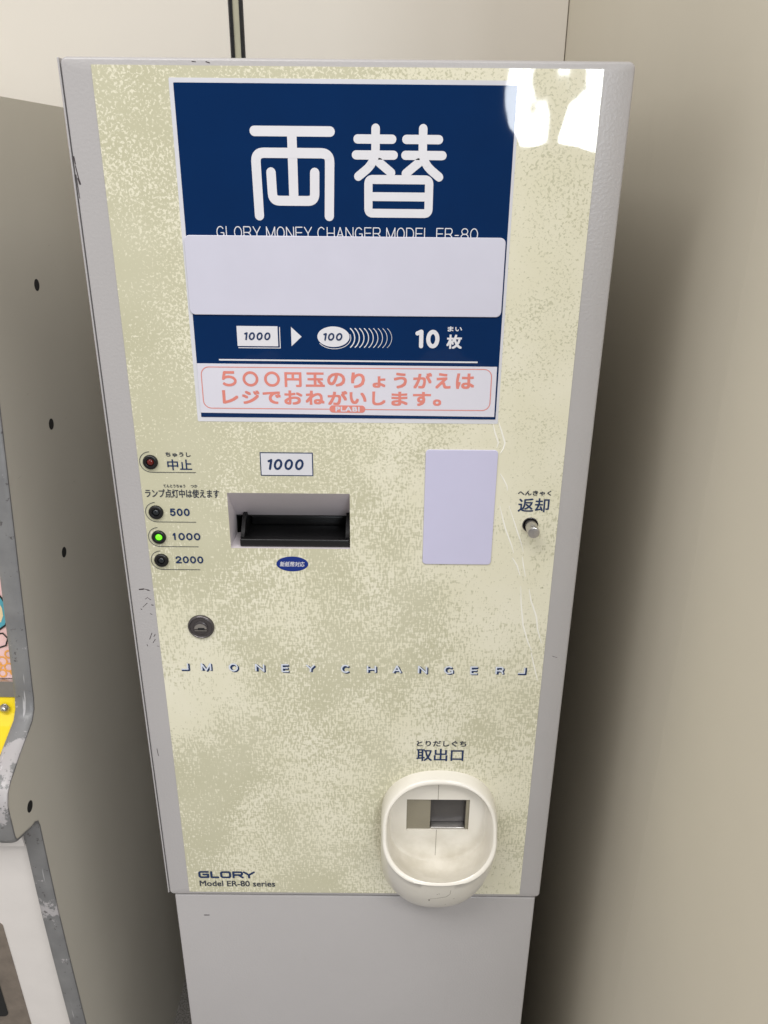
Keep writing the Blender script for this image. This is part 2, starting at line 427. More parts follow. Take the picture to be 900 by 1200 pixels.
# door: a rounded rim around the printed panel
bm = bmesh.new()
def rim(k, y, r): return [v(bm, x, y, z) for x, z in rrect(-163.9+k, 166.3-k, -654+k, .6-k, max(r-k, .5), 6)]
rings = [rim(0, 21, 5), rim(0, 2.2, 4), rim(.25, 1.1, 4), rim(.8, .3, 4), rim(1.7, 0, 4)]
rings.append([v(bm, x, 0, z) for x, z in rrect(-142, 142, -645, -8, 2, 6)])
for a, b in zip(rings, rings[1:]):
    n = len(a)
    for i in range(n): bm.faces.new((a[i], a[(i+1) % n], b[(i+1) % n], b[i]))
for f in bm.faces: f.smooth = True
random.seed(3)
def scuff(x0, z0, x1, z1, wd): stroke(bm, [(x0, z0), (x1, z1)], wd, -.06, caps=True, mi=1)
for x0, z0, x1, z1, wd in ((-156.5, -345, -153.4, -344.6, 1.0), (-152.6, -344.6, -149.6, -345.4, .5), (-151, -345.6, -148.8, -346, .4), (-153, -353, -151, -351.6, .35), (-150.6, -352.4, -149, -353.6, .4),
        (-155.5, -360, -152, -356.4, .35), (-148.9, -358, -147.6, -358.2, .6), (-150.5, -365.6, -149.5, -366.2, .5), (-157.2, -361.4, -156.6, -362, .5), (-153.5, -388, -151.2, -382.4, .45), (-151.2, -391, -149.2, -388, .4),
        (-150, -385.6, -148.8, -383.4, .45), (-156, -392.6, -155.7, -394, .4), (-148.4, -394, -147, -394.3, .4), (-162.6, -57, -161.4, -66, .6), (-161.9, -64, -161.2, -67, 1.1), (-163, -62, -162.6, -75, .45), (-162.9, -52, -162.5, -56, .7),
        (146.6+8, -400, 158.3, -401.3, .3), (-158.7, -492, -158.2, -499, .45), (-80, -1.6, -78, -2.2, .5), (-88, -1.5, -86, -1.7, .4)):
    scuff(x0, z0, x1, z1, wd)
door = P("front_door", bm, ['body', 'scuff'], recalc=False)
door.data.set_sharp_from_angle(angle=R(50))
bmx = bmesh.new(); bmx.from_mesh(door.data); bmesh.ops.recalc_face_normals(bmx, faces=[f for f in bmx.faces if f.material_index == 0]); bmx.to_mesh(door.data); bmx.free()

# printed front panel with openings for the slot, the button and the coin chute
PX0, PX1, PZ0, PZ1 = -146, 148, -650, -3.6
SLOT = (-86.2, 0, -310, -267); BTN = (119, 139, -300, -280); CH = (40, 104, -580, -534)
bm = bmesh.new()
xs = sorted({PX0, PX1, *SLOT[:2], *BTN[:2], *CH[:2]}); zs = sorted({PZ0, PZ1, *SLOT[2:], *BTN[2:], *CH[2:]})
YP = -.5
grid = {}
def gv(x, z):
    if (x, z) not in grid: grid[(x, z)] = v(bm, x, YP, z)
    return grid[(x, z)]
for xa, xb in zip(xs, xs[1:]):
    for za, zb in zip(zs, zs[1:]):
        cx, cz = (xa+xb)/2, (za+zb)/2
        if any(h[0] < cx < h[1] and h[2] < cz < h[3] for h in (SLOT, BTN, CH)): continue
        f = bm.faces.new((gv(xa, za), gv(xb, za), gv(xb, zb), gv(xa, zb)))
outl = [gv(x, PZ0) for x in xs]+[gv(PX1, z) for z in zs[1:]]+[gv(x, PZ1) for x in xs[::-1][1:]]+[gv(PX0, z) for z in zs[::-1][1:-1]]
back = [bm.verts.new((q.co.x, .0001, q.co.z)) for q in outl]
for i in range(len(outl)):
    j = (i+1) % len(outl); bm.faces.new((outl[i], outl[j], back[j], back[i]))
BCX, BCZ, BR = 128.6, -289.5, 5.0      # round hole in its square of panel
ring = []; sq = []
for i in range(32):
    a = 2*PI*(i+.0)/32; ca, sa = math.cos(a), math.sin(a); k = 1/max(abs(ca), abs(sa))
    ring.append(v(bm, BCX+BR*ca, YP, BCZ+BR*sa))
    hx = (BTN[1]-BCX) if ca > 0 else (BCX-BTN[0]); hz = (BTN[3]-BCZ) if sa > 0 else (BCZ-BTN[2])
    sq.append(v(bm, BCX+hx*ca*k, YP, BCZ+hz*sa*k))
for i in range(32): bm.faces.new((ring[i], ring[(i+1) % 32], sq[(i+1) % 32], sq[i]))
panel = P("front_panel", bm, 'panel')

# writing printed straight on the panel
Y1 = -.75
for z, xe in ((-244.5, -106.6), (-282.2, -109.6), (-301.6, -109.6), (-320.2, -109.8)):
    bm = bmesh.new(); stroke(bm, arc(-137.4, z, 7.5, 92, 270, 14)+[(xe, z-7.5)], .42, Y1, caps=False)
    link("lamp_outline", bm, 'dark_ink', panel, recalc=False)
for s_, x0, x1, z0, z1, b_, m_ in (
    ("ちゅうし", -126.6, -109.2, -240.6, -237.2, .22, 'dark_ink'), ("中止", -126.0, -109.0, -250.4, -242.4, .25, 'navy_ink'),
    ("てんとうちゅう", -130.4, -115, -263.4, -261.0, .12, 'dark_ink'), ("つか", -111.2, -106.4, -263.2, -261.0, .12, 'dark_ink'),
    ("ランプ点灯中は使えます", -143.6, -91.6, -271.0, -264.6, .22, 'dark_ink'),
    ("へんきゃく", 118, 141.4, -267.0, -263.2, .25, 'dark_ink'), ("返却", 118.8, 140.8, -279.6, -269.0, .32, 'navy_ink'),
    ("とりだしぐち", 52.4, 92.6, -486.8, -481.0, .3, 'dark_ink'), ("取出口", 52.4, 90.8, -501.6, -489.0, .42, 'navy_ink')):
    text("lettering", panel, m_, (s_, x0, x1, z0, z1, Y1, dict(bold=b_)))
for s_, x0, x1, z0, z1 in (("500", -127.8, -113.6, -285.0, -279.2), ("1000", -128.0, -107.6, -304.0, -298.2), ("2000", -127.2, -107.0, -322.6, -316.8)):
    glyph_text("lettering", panel, 'navy_ink', s_, x0, x1, z0, z1, Y1, 1.15, ratio=.72, gap=.13)
# MONEY CHANGER: pale letters with a dark drop shadow
letters = list(zip("MONEYCHANGER", (-112.2, -91.1, -70.7, -50.9, -31.5, -4.4, 15.7, 35.4, 55.2, 75.5, 95.2, 114.9)))
for word in (letters[:5], letters[5:], [('#', -128.2)], [('#', 132.5)]):
    sh = bmesh.new(); lt = bmesh.new()
    for chv, cx in word:
        zc = -412.3-(cx+112)*.0045
        if chv == '#':
            stroke(sh, [(cx-3.2, zc-3.2), (cx+2.8, zc-3.2), (cx+2.8, zc+3.0)], 1.3, Y1, caps=False)
            stroke(lt, [(cx-3.4, zc-2.1), (cx+1.7, zc-2.1), (cx+1.7, zc+3.2)], .9, Y1, caps=False)
            continue
        hw = dict(M=4.0, Y=3.7, E=3.1, R=3.2).get(chv, 3.6)
        glyphs(sh, chv, cx-hw+.9, cx+hw+.9, zc-4.4, zc+3.0, Y1, 1.75, caps=False)
        glyphs(lt, chv, cx-hw-.1, cx+hw-.1, zc-3.5, zc+3.9, Y1-.2, 1.15, caps=False)
    link("letter_shadow", sh, 'navy_ink', panel, recalc=False); link("lettering", lt, 'pale_ink', panel, recalc=False)
# maker's name in wide block strokes, and the line under it
bm = bmesh.new()
z0, z1 = -633.2, -625.0; x = -136.2; wl = 1.95; H = z1-z0; T = z1-wl/2; B = z0+wl/2; Cc = (T+B)/2
def block(pts): stroke(bm, pts, wl, Y1, caps=True)
w1 = 8.4
block([(x+w1, T), (x+2, T), (x+.9, T-1), (x+.9, B+1), (x+2, B), (x+w1, B), (x+w1, Cc+.2), (x+4.4, Cc+.2)]); x += 10.6
block([(x+.8, T), (x+.8, B), (x+6.6, B)]); x += 8.6
block([(x+2, T), (x+7.6, T), (x+8.6, T-1), (x+8.6, B+1), (x+7.6, B), (x+2, B), (x+.9, B+1), (x+.9, T-1), (x+2, T)]); x += 10.8
block([(x+.8, B), (x+.8, T), (x+7.6, T), (x+8.4, T-.9), (x+8.4, Cc+.6), (x+7.6, Cc-.2), (x+2.2, Cc-.2)]); block([(x+5.4, Cc-.4), (x+8.8, B)]); x += 9.4
block([(x+.8, T), (x+5.0, Cc-.2), (x+9.6, T)]); block([(x+5.0, Cc-.2), (x+5.0, B)])
link("lettering", bm, 'navy_ink', panel, recalc=False)
text("lettering", panel, 'dark_ink', ("Model ER-80 series", -136.0, -69.2, -643.0, -636.2, Y1, dict(bold=.3)))
# pale raised strips drawing the wavy reflected highlights down the right side
def glint_strip(pts, wd):
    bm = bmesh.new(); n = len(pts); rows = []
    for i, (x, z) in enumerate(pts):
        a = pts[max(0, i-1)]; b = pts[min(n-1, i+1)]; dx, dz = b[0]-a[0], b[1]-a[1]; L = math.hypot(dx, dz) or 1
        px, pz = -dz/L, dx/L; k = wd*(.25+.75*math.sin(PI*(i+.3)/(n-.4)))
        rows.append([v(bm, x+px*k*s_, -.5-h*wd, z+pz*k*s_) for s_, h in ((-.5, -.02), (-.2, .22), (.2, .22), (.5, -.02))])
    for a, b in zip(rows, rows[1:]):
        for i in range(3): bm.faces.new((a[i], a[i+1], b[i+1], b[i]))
    link("painted_glint", bm, 'glint_strip', panel, smooth=True)
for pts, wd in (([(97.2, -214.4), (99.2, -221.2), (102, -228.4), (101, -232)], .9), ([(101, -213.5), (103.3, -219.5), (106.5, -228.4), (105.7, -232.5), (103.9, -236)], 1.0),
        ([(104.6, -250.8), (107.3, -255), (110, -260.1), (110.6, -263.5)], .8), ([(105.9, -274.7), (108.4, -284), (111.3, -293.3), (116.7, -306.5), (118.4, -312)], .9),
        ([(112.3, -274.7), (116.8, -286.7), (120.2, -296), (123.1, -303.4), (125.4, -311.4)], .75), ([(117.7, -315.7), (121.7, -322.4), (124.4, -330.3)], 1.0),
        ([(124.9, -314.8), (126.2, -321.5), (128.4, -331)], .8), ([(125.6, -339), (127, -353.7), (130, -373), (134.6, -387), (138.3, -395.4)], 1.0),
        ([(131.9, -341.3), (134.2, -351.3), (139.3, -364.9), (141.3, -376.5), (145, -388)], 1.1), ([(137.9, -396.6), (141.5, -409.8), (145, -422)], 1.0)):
    glint_strip(pts, wd*1.3)

# navy sign at the top
bm = bmesh.new(); prism(bm, rrect(-102.2, 100.6, -215.0, -9.8, .8, 3), -.72, -.45)
sign = P("title_sign", bm, 'border')
bm = bmesh.new(); prism(bm, rrect(-99.6, 98.8, -211.9, -12.3, .4, 2), -.92, -.71)
sfield = link("sign_field", bm, 'navy', sign)
YS = -1.0
def rc(pts, r, n=5):
    """round the inner corners of a polyline"""
    out = [pts[0]]
    for a, b, c_ in zip(pts, pts[1:], pts[2:]):
        A, Bv, Cv = Vector(a), Vector(b), Vector(c_); d1 = (A-Bv).normalized()*r; d2 = (Cv-Bv).normalized()*r
        p0, p1 = Bv+d1, Bv+d2
        for i in range(n+1):
            t = i/n; q = p0*(1-t)**2+Bv*2*t*(1-t)+p1*t*t; out.append((q.x, q.y))
    return out+[pts[-1]]
bm = bmesh.new(); Wk = 5.6
def k(pts, r=3.2, w_=Wk): stroke(bm, rc(pts, r), w_, YS)
k([(-54.2, -37.2), (-9.6, -37.2)]); k([(-32.2, -37.2), (-32.2, -72.2)])
k([(-53.6, -84.0), (-54.2, -48.9), (-10.0, -48.9), (-10.9, -84.0)], 5)
k([(-45.4, -59.6), (-45.0, -75.4), (-19.6, -75.4), (-19.2, -59.6)], 4)
link("lettering", bm, 'white_ink', sign, recalc=False)
bm = bmesh.new(); Wk = 5.0
for x0 in (0, 28.6):
    k([(6.6+x0, -41.0), (27.0+x0, -41.0)], 3, Wk) if x0 == 0 else k([(35.4, -41.0), (54.6, -41.0)], 3, Wk)
k([(5.6, -49.6), (28.0, -49.6)], 3, Wk); k([(35.0, -49.6), (57.0, -49.6)], 3, Wk)
k([(17.2, -35.2), (17.2, -50), (14.4, -55.6), (6.9, -61.4)], 4, Wk); k([(45.2, -35.2), (45.2, -50), (47.8, -55.6), (55.4, -61.4)], 4, Wk)
k([(19.4, -53.6), (26.6, -59.2)], 3, Wk); k([(43.0, -53.6), (35.4, -59.6)], 3, Wk)
k([(31, -63.0), (13.0, -63.0), (13.0, -82.0), (49.6, -82.0), (49.6, -63.0), (31, -63.0)], 2.6, Wk); k([(13.0, -72.6), (49.6, -72.6)], 3, Wk)
link("lettering", bm, 'white_ink', sign, recalc=False)
glyph_text("lettering", sign, 'white_ink', "GLORY MONEY CHANGER MODEL ER-80", -80.6, 80.6, -97.4, -90.2, YS, .55, ratio=.74, gap=.13)
bm = bmesh.new(); stroke(bm, [(-84.8, -172.9), (84.6, -173.1)], 1.0, YS, caps=False)
link("rule", bm, 'white_ink', sign, recalc=False)
bm = bmesh.new()    # note symbol with a second note peeping out, arrow, coin and the run of coins behind it
prism(bm, [(-72.0, -163.8), (-45.6, -163.8), (-45.6, -150.9), (-72.0, -150.9)], -1.0, -.9)
stroke(bm, [(-71.6, -164.9), (-44.3, -164.9), (-44.3, -151.4)], .5, YS, caps=False)
f = bm.faces.new([v(bm, x, YS, z) for x, z in ((-36.9, -163.6), (-30.2, -157.4), (-36.9, -151.2))])
prism(bm, circ(-9.6, -157.3, 10.4, 40, 6.6), -1.0, -.9)
stroke(bm, arc(-9.2, -158.0, 10.9, -150, 20, 16, 7.1), .4, YS, caps=False)
for i in range(9):
    cx = 2.6+i*3.0
    stroke(bm, arc(cx-7.4, -157.9, 9.0, -48, 48, 12, 8.4), .72-.055*i, YS, caps=False)
round1000(bm, 44.6, 60.2, -164.2, -152.2, YS, 2.7, 0, "10")
link("exchange_diagram", bm, 'white_ink', sign)
bm = bmesh.new(); round1000(bm, -67.6, -49.4, -159.9, -154.8, -1.15, 1.05); link("lettering", bm, 'navy_ink', sign, recalc=False)
bm = bmesh.new(); round1000(bm, -16.4, -2.8, -159.8, -154.8, -1.15, 1.05, .18, "100")
link("lettering", bm, 'navy_ink', sign, recalc=False)
text("lettering", sign, 'white_ink', ("枚", 63.8, 73.8, -164.4, -155.2, YS, dict(bold=.55)))
text("lettering", sign, 'white_ink', ("まい", 64.2, 73.4, -153.2, -150.0, YS, dict(bold=.2)))

# white notice sticker across the foot of the sign
bm = bmesh.new(); prism(bm, [(-99.7, -208.8), (97.8, -210.0), (97.6, -176.0), (-99.5, -175.4)], -1.12, -.9)
note = P("notice_sticker", bm, 'paper'); YN = -1.2
bm = bmesh.new(); stroke(bm, rrect(-97.2, 94.4, -205.6, -177.7, 5.2), .55, YN, closed=True); link("sticker_outline", bm, 'salmon', note, recalc=False)
text("lettering", note, 'salmon', *[(c_, a_, b_, -190.7+dz, -180.3-dt, YN, dict(bold=.75)) for c_, a_, b_, dz, dt in
    [("円", -42.4, -31.1, 0, .4), ("玉", -28.4, -15.8, .3, .4), ("の", -14.2, -2.2, .6, .5), ("り", 1.6, 10.8, -.3, .2),
     ("ょ", 15.8, 24.4, 0, 2.6), ("う", 29.9, 38.6, -.3, .1), ("が", 42.7, 55.2, -.2, 0), ("え", 57.4, 67.6, -.2, .1), ("は", 71.0, 83.2, -.3, .2)]])
text("lettering", note, 'salmon', *[(c_, a_, b_, -202.7+dz, -193.0-dt, YN, dict(bold=.75)) for c_, a_, b_, dz, dt in
    [("レ", -84.4, -73.6, .2, .2), ("ジ", -71.2, -59.4, .2, .2), ("で", -57.4, -45.2, .3, .8), ("お", -43.1, -30.9, 0, 0), ("ね", -28.9, -16.1, 0, 0), ("が", -14.1, -.8, 0, 0), ("い", .5, 11.8, .8, .8),
     ("し", 15.6, 24.6, 0, .2), ("ま", 28.4, 39.4, -.2, .2), ("す", 42.8, 54.8, -.2, .2), ("。", 56.2, 61.8, 0, 5.2)]])
bm = bmesh.new(); glyphs(bm, "500", -84.4, -45.4, -190.6, -180.3, YN, 1.75, ratio=1.02, gap=.36, caps=False); link("lettering", bm, 'salmon', note, recalc=False)
bm = bmesh.new(); prism(bm, rrect(-13.0, 11.0, -207.9, -202.9, 2.45, 6), -1.32, -1.1); badge = link("badge", bm, 'salmon', note)
text("lettering", badge, 'paper', ("PLABI", -9.0, 7.2, -207.1, -203.7, -1.4, dict(bold=.35, spacing=1.1)))
# blank white card stuck over the middle of the sign
def soft_card(x0, x1, z0, z1, r, yf, yb, warp=0):
    b_ = bmesh.new(); prism(b_, rrect(x0, x1, z0, z1, r, 8), yf, yb, 0, .28); return b_
bm = soft_card(-100.9, 97.9, -143.8, -95.6, 3.4, -1.9, -.92)
P("blank_card", bm, 'card')['label'] = "wide blank white card over the navy sign"
bm = soft_card(52.5, 102.2, -321.2, -233.6, 2.6, -1.5, -.4)
for f in bm.faces: pass
P("blank_card", bm, 'blue_card')['label'] = "upright bluish white blank card"
# 1000 label above the note slot
bm = bmesh.new(); prism(bm, [(-61.7, -253.9), (-25.1, -253.9), (-25.1, -236.7), (-61.7, -236.7)], -.7, -.45); lab = P("note_label", bm, 'navy_ink')
bm = bmesh.new(); prism(bm, [(-61.0, -253.2), (-25.8, -253.2), (-25.8, -237.4), (-61.0, -237.4)], -.85, -.6); link("label_face", bm, 'border', lab)
bm = bmesh.new(); round1000(bm, -57.0, -30.2, -249.4, -241.4, -.95, 1.55); link("lettering", bm, 'navy_ink', lab, recalc=False)
# oval sticker under it
bm = bmesh.new(); prism(bm, circ(-42.3, -322.4, 11.6, 48, 6.0), -.75, -.45); ov = P("oval_sticker", bm, 'blue_oval')
text("lettering", ov, 'white_ink', ("新紙幣対応", -51.4, -33.2, -324.6, -320.4, -.85, dict(bold=.08, shear=.18)))

# note slot: sloping hood, side cheek, black tray with a lip
x0, x1, z0, z1 = -86.2, 0, -310, -267
bm = bmesh.new()
def quad(*p): 
    f = bm.faces.new([v(bm, *q) for q in p]); return f
quad((x0, -.5, z1), (x1, -.5, z1), (x1, 27, z1-28.5), (x0, 27, z1-28.5))
quad((x0, -.5, z0), (x0, -.5, z1), (x0, 27, z1-28.5), (x0, 27, z0))
quad((x1, -.5, z0), (x1, 27, z0), (x1, 27, z1-28.5), (x1, -.5, z1))
quad((x0, -.5, z0), (x0, 27, z0), (x1, 27, z0), (x1, -.5, z0))
slot = P("note_slot", bm, 'recess', recalc=False)
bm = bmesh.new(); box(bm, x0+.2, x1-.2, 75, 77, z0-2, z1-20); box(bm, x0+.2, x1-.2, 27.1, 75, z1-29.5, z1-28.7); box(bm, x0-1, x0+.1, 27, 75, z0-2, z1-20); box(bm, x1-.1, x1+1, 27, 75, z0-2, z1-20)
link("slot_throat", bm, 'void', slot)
bm = bmesh.new()
box(bm, -79.8, -.8, 4, 74, -309.6, -306.8, .4)           # floor of the tray
box(bm, -79.8, -.8, 1.2, 5.0, -309.4, -303.8, .7, 3)     # front lip
for xa, xb in ((-79.9, -77.2), (-3.6, -.7)):               # cheeks, cut down towards the front
    pr = [(5, -309.4), (5, -303.4), (9, -301.0), (16, -293.6), (26, -290.8), (70, -290.8), (70, -309.4)]
    a = [v(bm, xa, y, z) for y, z in pr]; b = [v(bm, xb, y, z) for y, z in pr]; n = len(pr)
    bm.faces.new(a); bm.faces.new(b[::-1])
    for i in range(n): bm.faces.new((a[i], b[i], b[(i+1) % n], a[(i+1) % n]))
box(bm, -76, -4.4, 34, 37, -306.6, -299.5, .5); box(bm, -76, -4.4, 44, 60, -298.6, -296.6, .5)
link("note_tray", bm, 'black', slot, smooth=True)

# lamps
for z, m, lab_ in ((-244.5, 'lens_red', "dark red unlit lamp"), (-282.2, 'lens_dark', None), (-301.6, 'lens_green', "lit green lamp"), (-320.2, 'lens_dark', None)):
    cx = -137.4; bm = bmesh.new()
    lathe(bm, cx, z, [(5.2, -.45), (5.2, -1.6), (4.7, -2.3), (3.9, -2.5), (2.9, -2.1), (2.7, -1.0), (0, -1.0)])
    lp = P("indicator_lamp", bm, 'black', smooth=True)
    if lab_: lp['label'] = lab_
    bm = bmesh.new(); lathe(bm, cx, z, [(2.4, -1.02), (2.3, -1.5), (1.8, -2.0), (1.0, -2.3), (0, -2.4)], 28); link("lamp_lens", bm, m, lp, smooth=True)
# lock
bm = bmesh.new(); lathe(bm, -113.1, -376.0, [(10.0, -.45), (10.0, -1.4), (9.5, -2.2), (8.7, -2.6), (8.3, -2.3), (8.1, -1.9), (5.4, -1.9), (5.2, -3.0), (4.7, -3.3), (0, -3.3)], 56)
lock = P("cam_lock", bm, 'darkchrome', smooth=True)
bm = bmesh.new(); prism(bm, arc(-113.1, -376.4, 4.7, 0, 180, 20, 4.2), -3.7, -3.2, 0, .2); link("shutter", bm, 'steel', lock, smooth=True)
bm = bmesh.new(); prism(bm, [(-115.0, -377.2), (-110.0, -377.2), (-110.0, -375.4), (-115.0, -375.4)], -3.9, -3.3); link("keyhole", bm, 'hole', lock)
bm = bmesh.new(); stroke(bm, [(-117.4, -378.0), (-108.8, -378.0)], .5, -3.4); link("key_line", bm, 'steel', lock, recalc=False)
# return push button in its round hole
bm = bmesh.new(); lathe(bm, BCX, BCZ, [(5.0, -.5), (5.0, 14), (0, 14)], 40); hole = P("return_button", bm, 'void', recalc=True, smooth=True)
bm = bmesh.new(); lathe(bm, BCX, BCZ, [(5.7, -.45), (5.6, -.9), (5.2, -1.0), (4.95, -.7), (4.95, .5)], 40); link("hole_rim", bm, 'darkchrome', hole, smooth=True)
bm = bmesh.new(); lathe(bm, BCX+.5, BCZ-.6, [(4.25, 13.5), (4.25, -12.6), (4.0, -13.3), (3.4, -13.5), (0, -13.5)], 40)
bt = link("push_button", bm, 'steel', hole, smooth=True)
bm = bmesh.new(); prism(bm, [(BCX+.05, BCZ-3.9), (BCX+.95, BCZ-3.9), (BCX+.95, BCZ+2.7), (BCX+.05, BCZ+2.7)], -13.75, -13.4); link("button_slot", bm, 'steel', bt)

# coin tray: a cup with a raised rim
TX = 72.2; N = 96
def outline(hw, zt, zb, ht, hb, n_top=2.25, n_bot=2.2):
    """straight sides between a rounded top and a rounded bottom"""
    pts = []
    for i in range(N):
        a = 2*PI*(i+.5)/N; c_, s_ = math.cos(a), math.sin(a)
        e = 2/(n_top if s_ > 0 else n_bot)
        px = hw*math.copysign(abs(c_)**e, c_)
        pz = zt-ht+ht*abs(s_)**e if s_ > 0 else zb+hb-hb*abs(s_)**e
        pts.append((TX+px, pz))
    return pts
base = outline(47.8, -511.3, -663, 44, 56)
rimo = outline(47.0, -513.2, -597.0, 42, 36)
rimi = outline(43.4, -518.2, -593.4, 37, 35, 2.35)
inn = outline(40.6, -521.5, -609, 34, 38, 2.5)
bot = outline(38.0, -523.5, -606, 36, 36)
def yrim(z): t = max(0, min(1, (-513.5-z)/80)); return -9-31*(t**1.1)
rows = []
for i in range(N):
    B_, O_, I_, F_, K_ = base[i], rimo[i], rimi[i], inn[i], bot[i]
    yo = yrim(O_[1]); yi = yrim(I_[1])-.2
    lo = max(0, -math.sin(2*PI*(i+.5)/N))
    row = [(B_[0], -.4, B_[1])]
    # outer shell: bulges, more so at the bottom
    C_ = (TX+(O_[0]-TX)*1.035, yo*.80, O_[1]+(B_[1]-O_[1])*(.56*lo+.10))
    for t in (.25, .5, .75, .9):
        bz = lambda p0, p1, p2: p0*(1-t)**2+p1*2*t*(1-t)+p2*t*t
        row.append((bz(B_[0], C_[0], O_[0]), bz(-.4, C_[1], yo+1.6), bz(B_[1], C_[2], O_[1])))
    ins = lambda f_: (O_[0]+(I_[0]-O_[0])*f_, O_[1]+(I_[1]-O_[1])*f_)
    for f_, dy in ((0.02, .6), (.18, -.5), (.45, -1.0), (.75, -.6), (.96, .5)):
        p = ins(f_); row.append((p[0], yo+(yi-yo)*f_+dy, p[1]))
    # inside, down to the back wall
    C2 = (I_[0]+(F_[0]-I_[0])*.55, yi*.42, I_[1]+(F_[1]-I_[1])*(1.0 if lo > 0 else .5)-6*lo)
    for t in (.2, .4, .6, .8):
        row.append((I_[0]*(1-t)**2+C2[0]*2*t*(1-t)+F_[0]*t*t, (yi+1.4)*(1-t)**2+C2[1]*2*t*(1-t)+(-3.6)*t*t, I_[1]*(1-t)**2+C2[2]*2*t*(1-t)+F_[1]*t*t))
    row.append((F_[0], -3.0, F_[1]))
    row.append((K_[0]*.5+F_[0]*.5, -1.8, K_[1]*.6+F_[1]*.4)); row.append((K_[0], -1.6, K_[1]))
    rows.append(row)
bm = bmesh.new(); vs = [[v(bm, *p) for p in row] for row in rows]
for i in range(N):
    a, b = vs[i], vs[(i+1) % N]
    for j in range(len(a)-1): bm.faces.new((a[j], a[j+1], b[j+1], b[j]))
wx0, wx1, wz0, wz1 = 45.6, 98.4, -575.0, -541.3          # window in the back wall
wc = ((wx0+wx1)/2, (wz0+wz1)/2); wr = []
for i in range(N):
    dx, dz = bot[i][0]-wc[0], bot[i][1]-wc[1]
    k_ = min(((wx1-wx0)/2)/abs(dx) if abs(dx) > 1e-6 else 9, ((wz1-wz0)/2)/abs(dz) if abs(dz) > 1e-6 else 9)
    wr.append((wc[0]+dx*k_, wc[1]+dz*k_))
for cx, cz in ((wx0, wz0), (wx0, wz1), (wx1, wz0), (wx1, wz1)):   # snap the nearest sample onto each corner
    q = min(range(N), key=lambda i: (wr[i][0]-cx)**2+(wr[i][1]-cz)**2); wr[q] = (cx, cz)
wv = [v(bm, x, -1.6, z) for x, z in wr]; wv2 = [v(bm, x, 2.4, z) for x, z in wr]
for i in range(N):
    j = (i+1) % N
    bm.faces.new((vs[i][-1], wv[i], wv[j], vs[j][-1])); bm.faces.new((wv[i], wv2[i], wv2[j], wv[j]))
tray = P("coin_tray", bm, 'tray', smooth=True)
bm = bmesh.new(); box(bm, wx0-.8, 65.8, .2, 3, wz0-.8, wz1+.8, .3); link("chute_flap", bm, 'flap', tray)
bm = bmesh.new(); box(bm, 95.6, wx1+.8, 0, 3, wz0-.8, wz1+.8, .3); link("chute_jamb", bm, 'flap', tray)
bm = bmesh.new(); box(bm, 65.4, 96.2, 6.5, 9, wz0-6, wz1+6); box(bm, 65.4, 96.2, 2.5, 6.4, wz1+.4, wz1+3); box(bm, 65.0, 65.5, 3.1, 6.4, wz0, wz1+2); box(bm, 95.9, 96.4, 3.1, 6.4, wz0, wz1+2)
link("coin_chute", bm, 'chute', tray)
bm = bmesh.new(); box(bm, 66.2, 95.2, -.2, 6.4, wz0+.2, wz0+2.0, .6, 3); link("chute_lip", bm, 'steel', tray, smooth=True)
# moulding seam down the back, and the glued hairline crack low on the front of the cup
bm = bmesh.new(); stroke(bm, [(71.6, -524.5), (71.6, -541)], .32, -1.75); link("moulding_seam", bm, 'crack', tray, recalc=False)
bm = bmesh.new(); stroke(bm, [(71.4, -574), (71.2, -603)], .32, -1.75); link("moulding_seam", bm, 'crack', tray, recalc=False)
from mathutils.bvhtree import BVHTree
tb = bmesh.new(); tb.from_mesh(tray.data); bvh = BVHTree.FromBMesh(tb)
def on_tray(pts, wd, name):
    q = []
    for (xa, za), (xb, zb) in zip(pts, pts[1:]):
        for i in range(6): q.append((xa+(xb-xa)*i/6, za+(zb-za)*i/6))
    q.append(pts[-1]); hits = []
    for x, z in q:
        h = bvh.ray_cast(Vector((x/1000, -.2, z/1000)), Vector((0, 1, 0)))
        if h[0] is not None: hits.append((h[0]*1000, h[1]))
    bm = bmesh.new(); row = []
    for i, (p, nn) in enumerate(hits):
        if nn.y > 0: nn = -nn
        t = hits[min(i+1, len(hits)-1)][0]-hits[max(i-1, 0)][0]; sd = t.cross(nn).normalized()*wd/2*(.5+.5*math.sin(PI*(i+1)/(len(hits)+1)))
        p = p+nn*.06; row.append((v(bm, *(p+sd)), v(bm, *(p-sd))))
    for a, b in zip(row, row[1:]): bm.faces.new((a[0], a[1], b[1], b[0]))
    link(name, bm, 'crack', tray)
on_tray([(65.4, -624.5), (65.2, -622), (66, -619.5), (72, -617.4), (79, -615.2), (82, -611), (82.3, -604.5)], .42, "hairline_crack")
on_tray([(65.2, -624.5), (65.1, -621)], .9, "hairline_crack")
for x, z in ((79, -632), (85.4, -619.5), (72.5, -610.2), (71, -611), (64, -621)): on_tray([(x, z), (x+.9, z-.4)], .7, "dirt_speck")
tb.free()

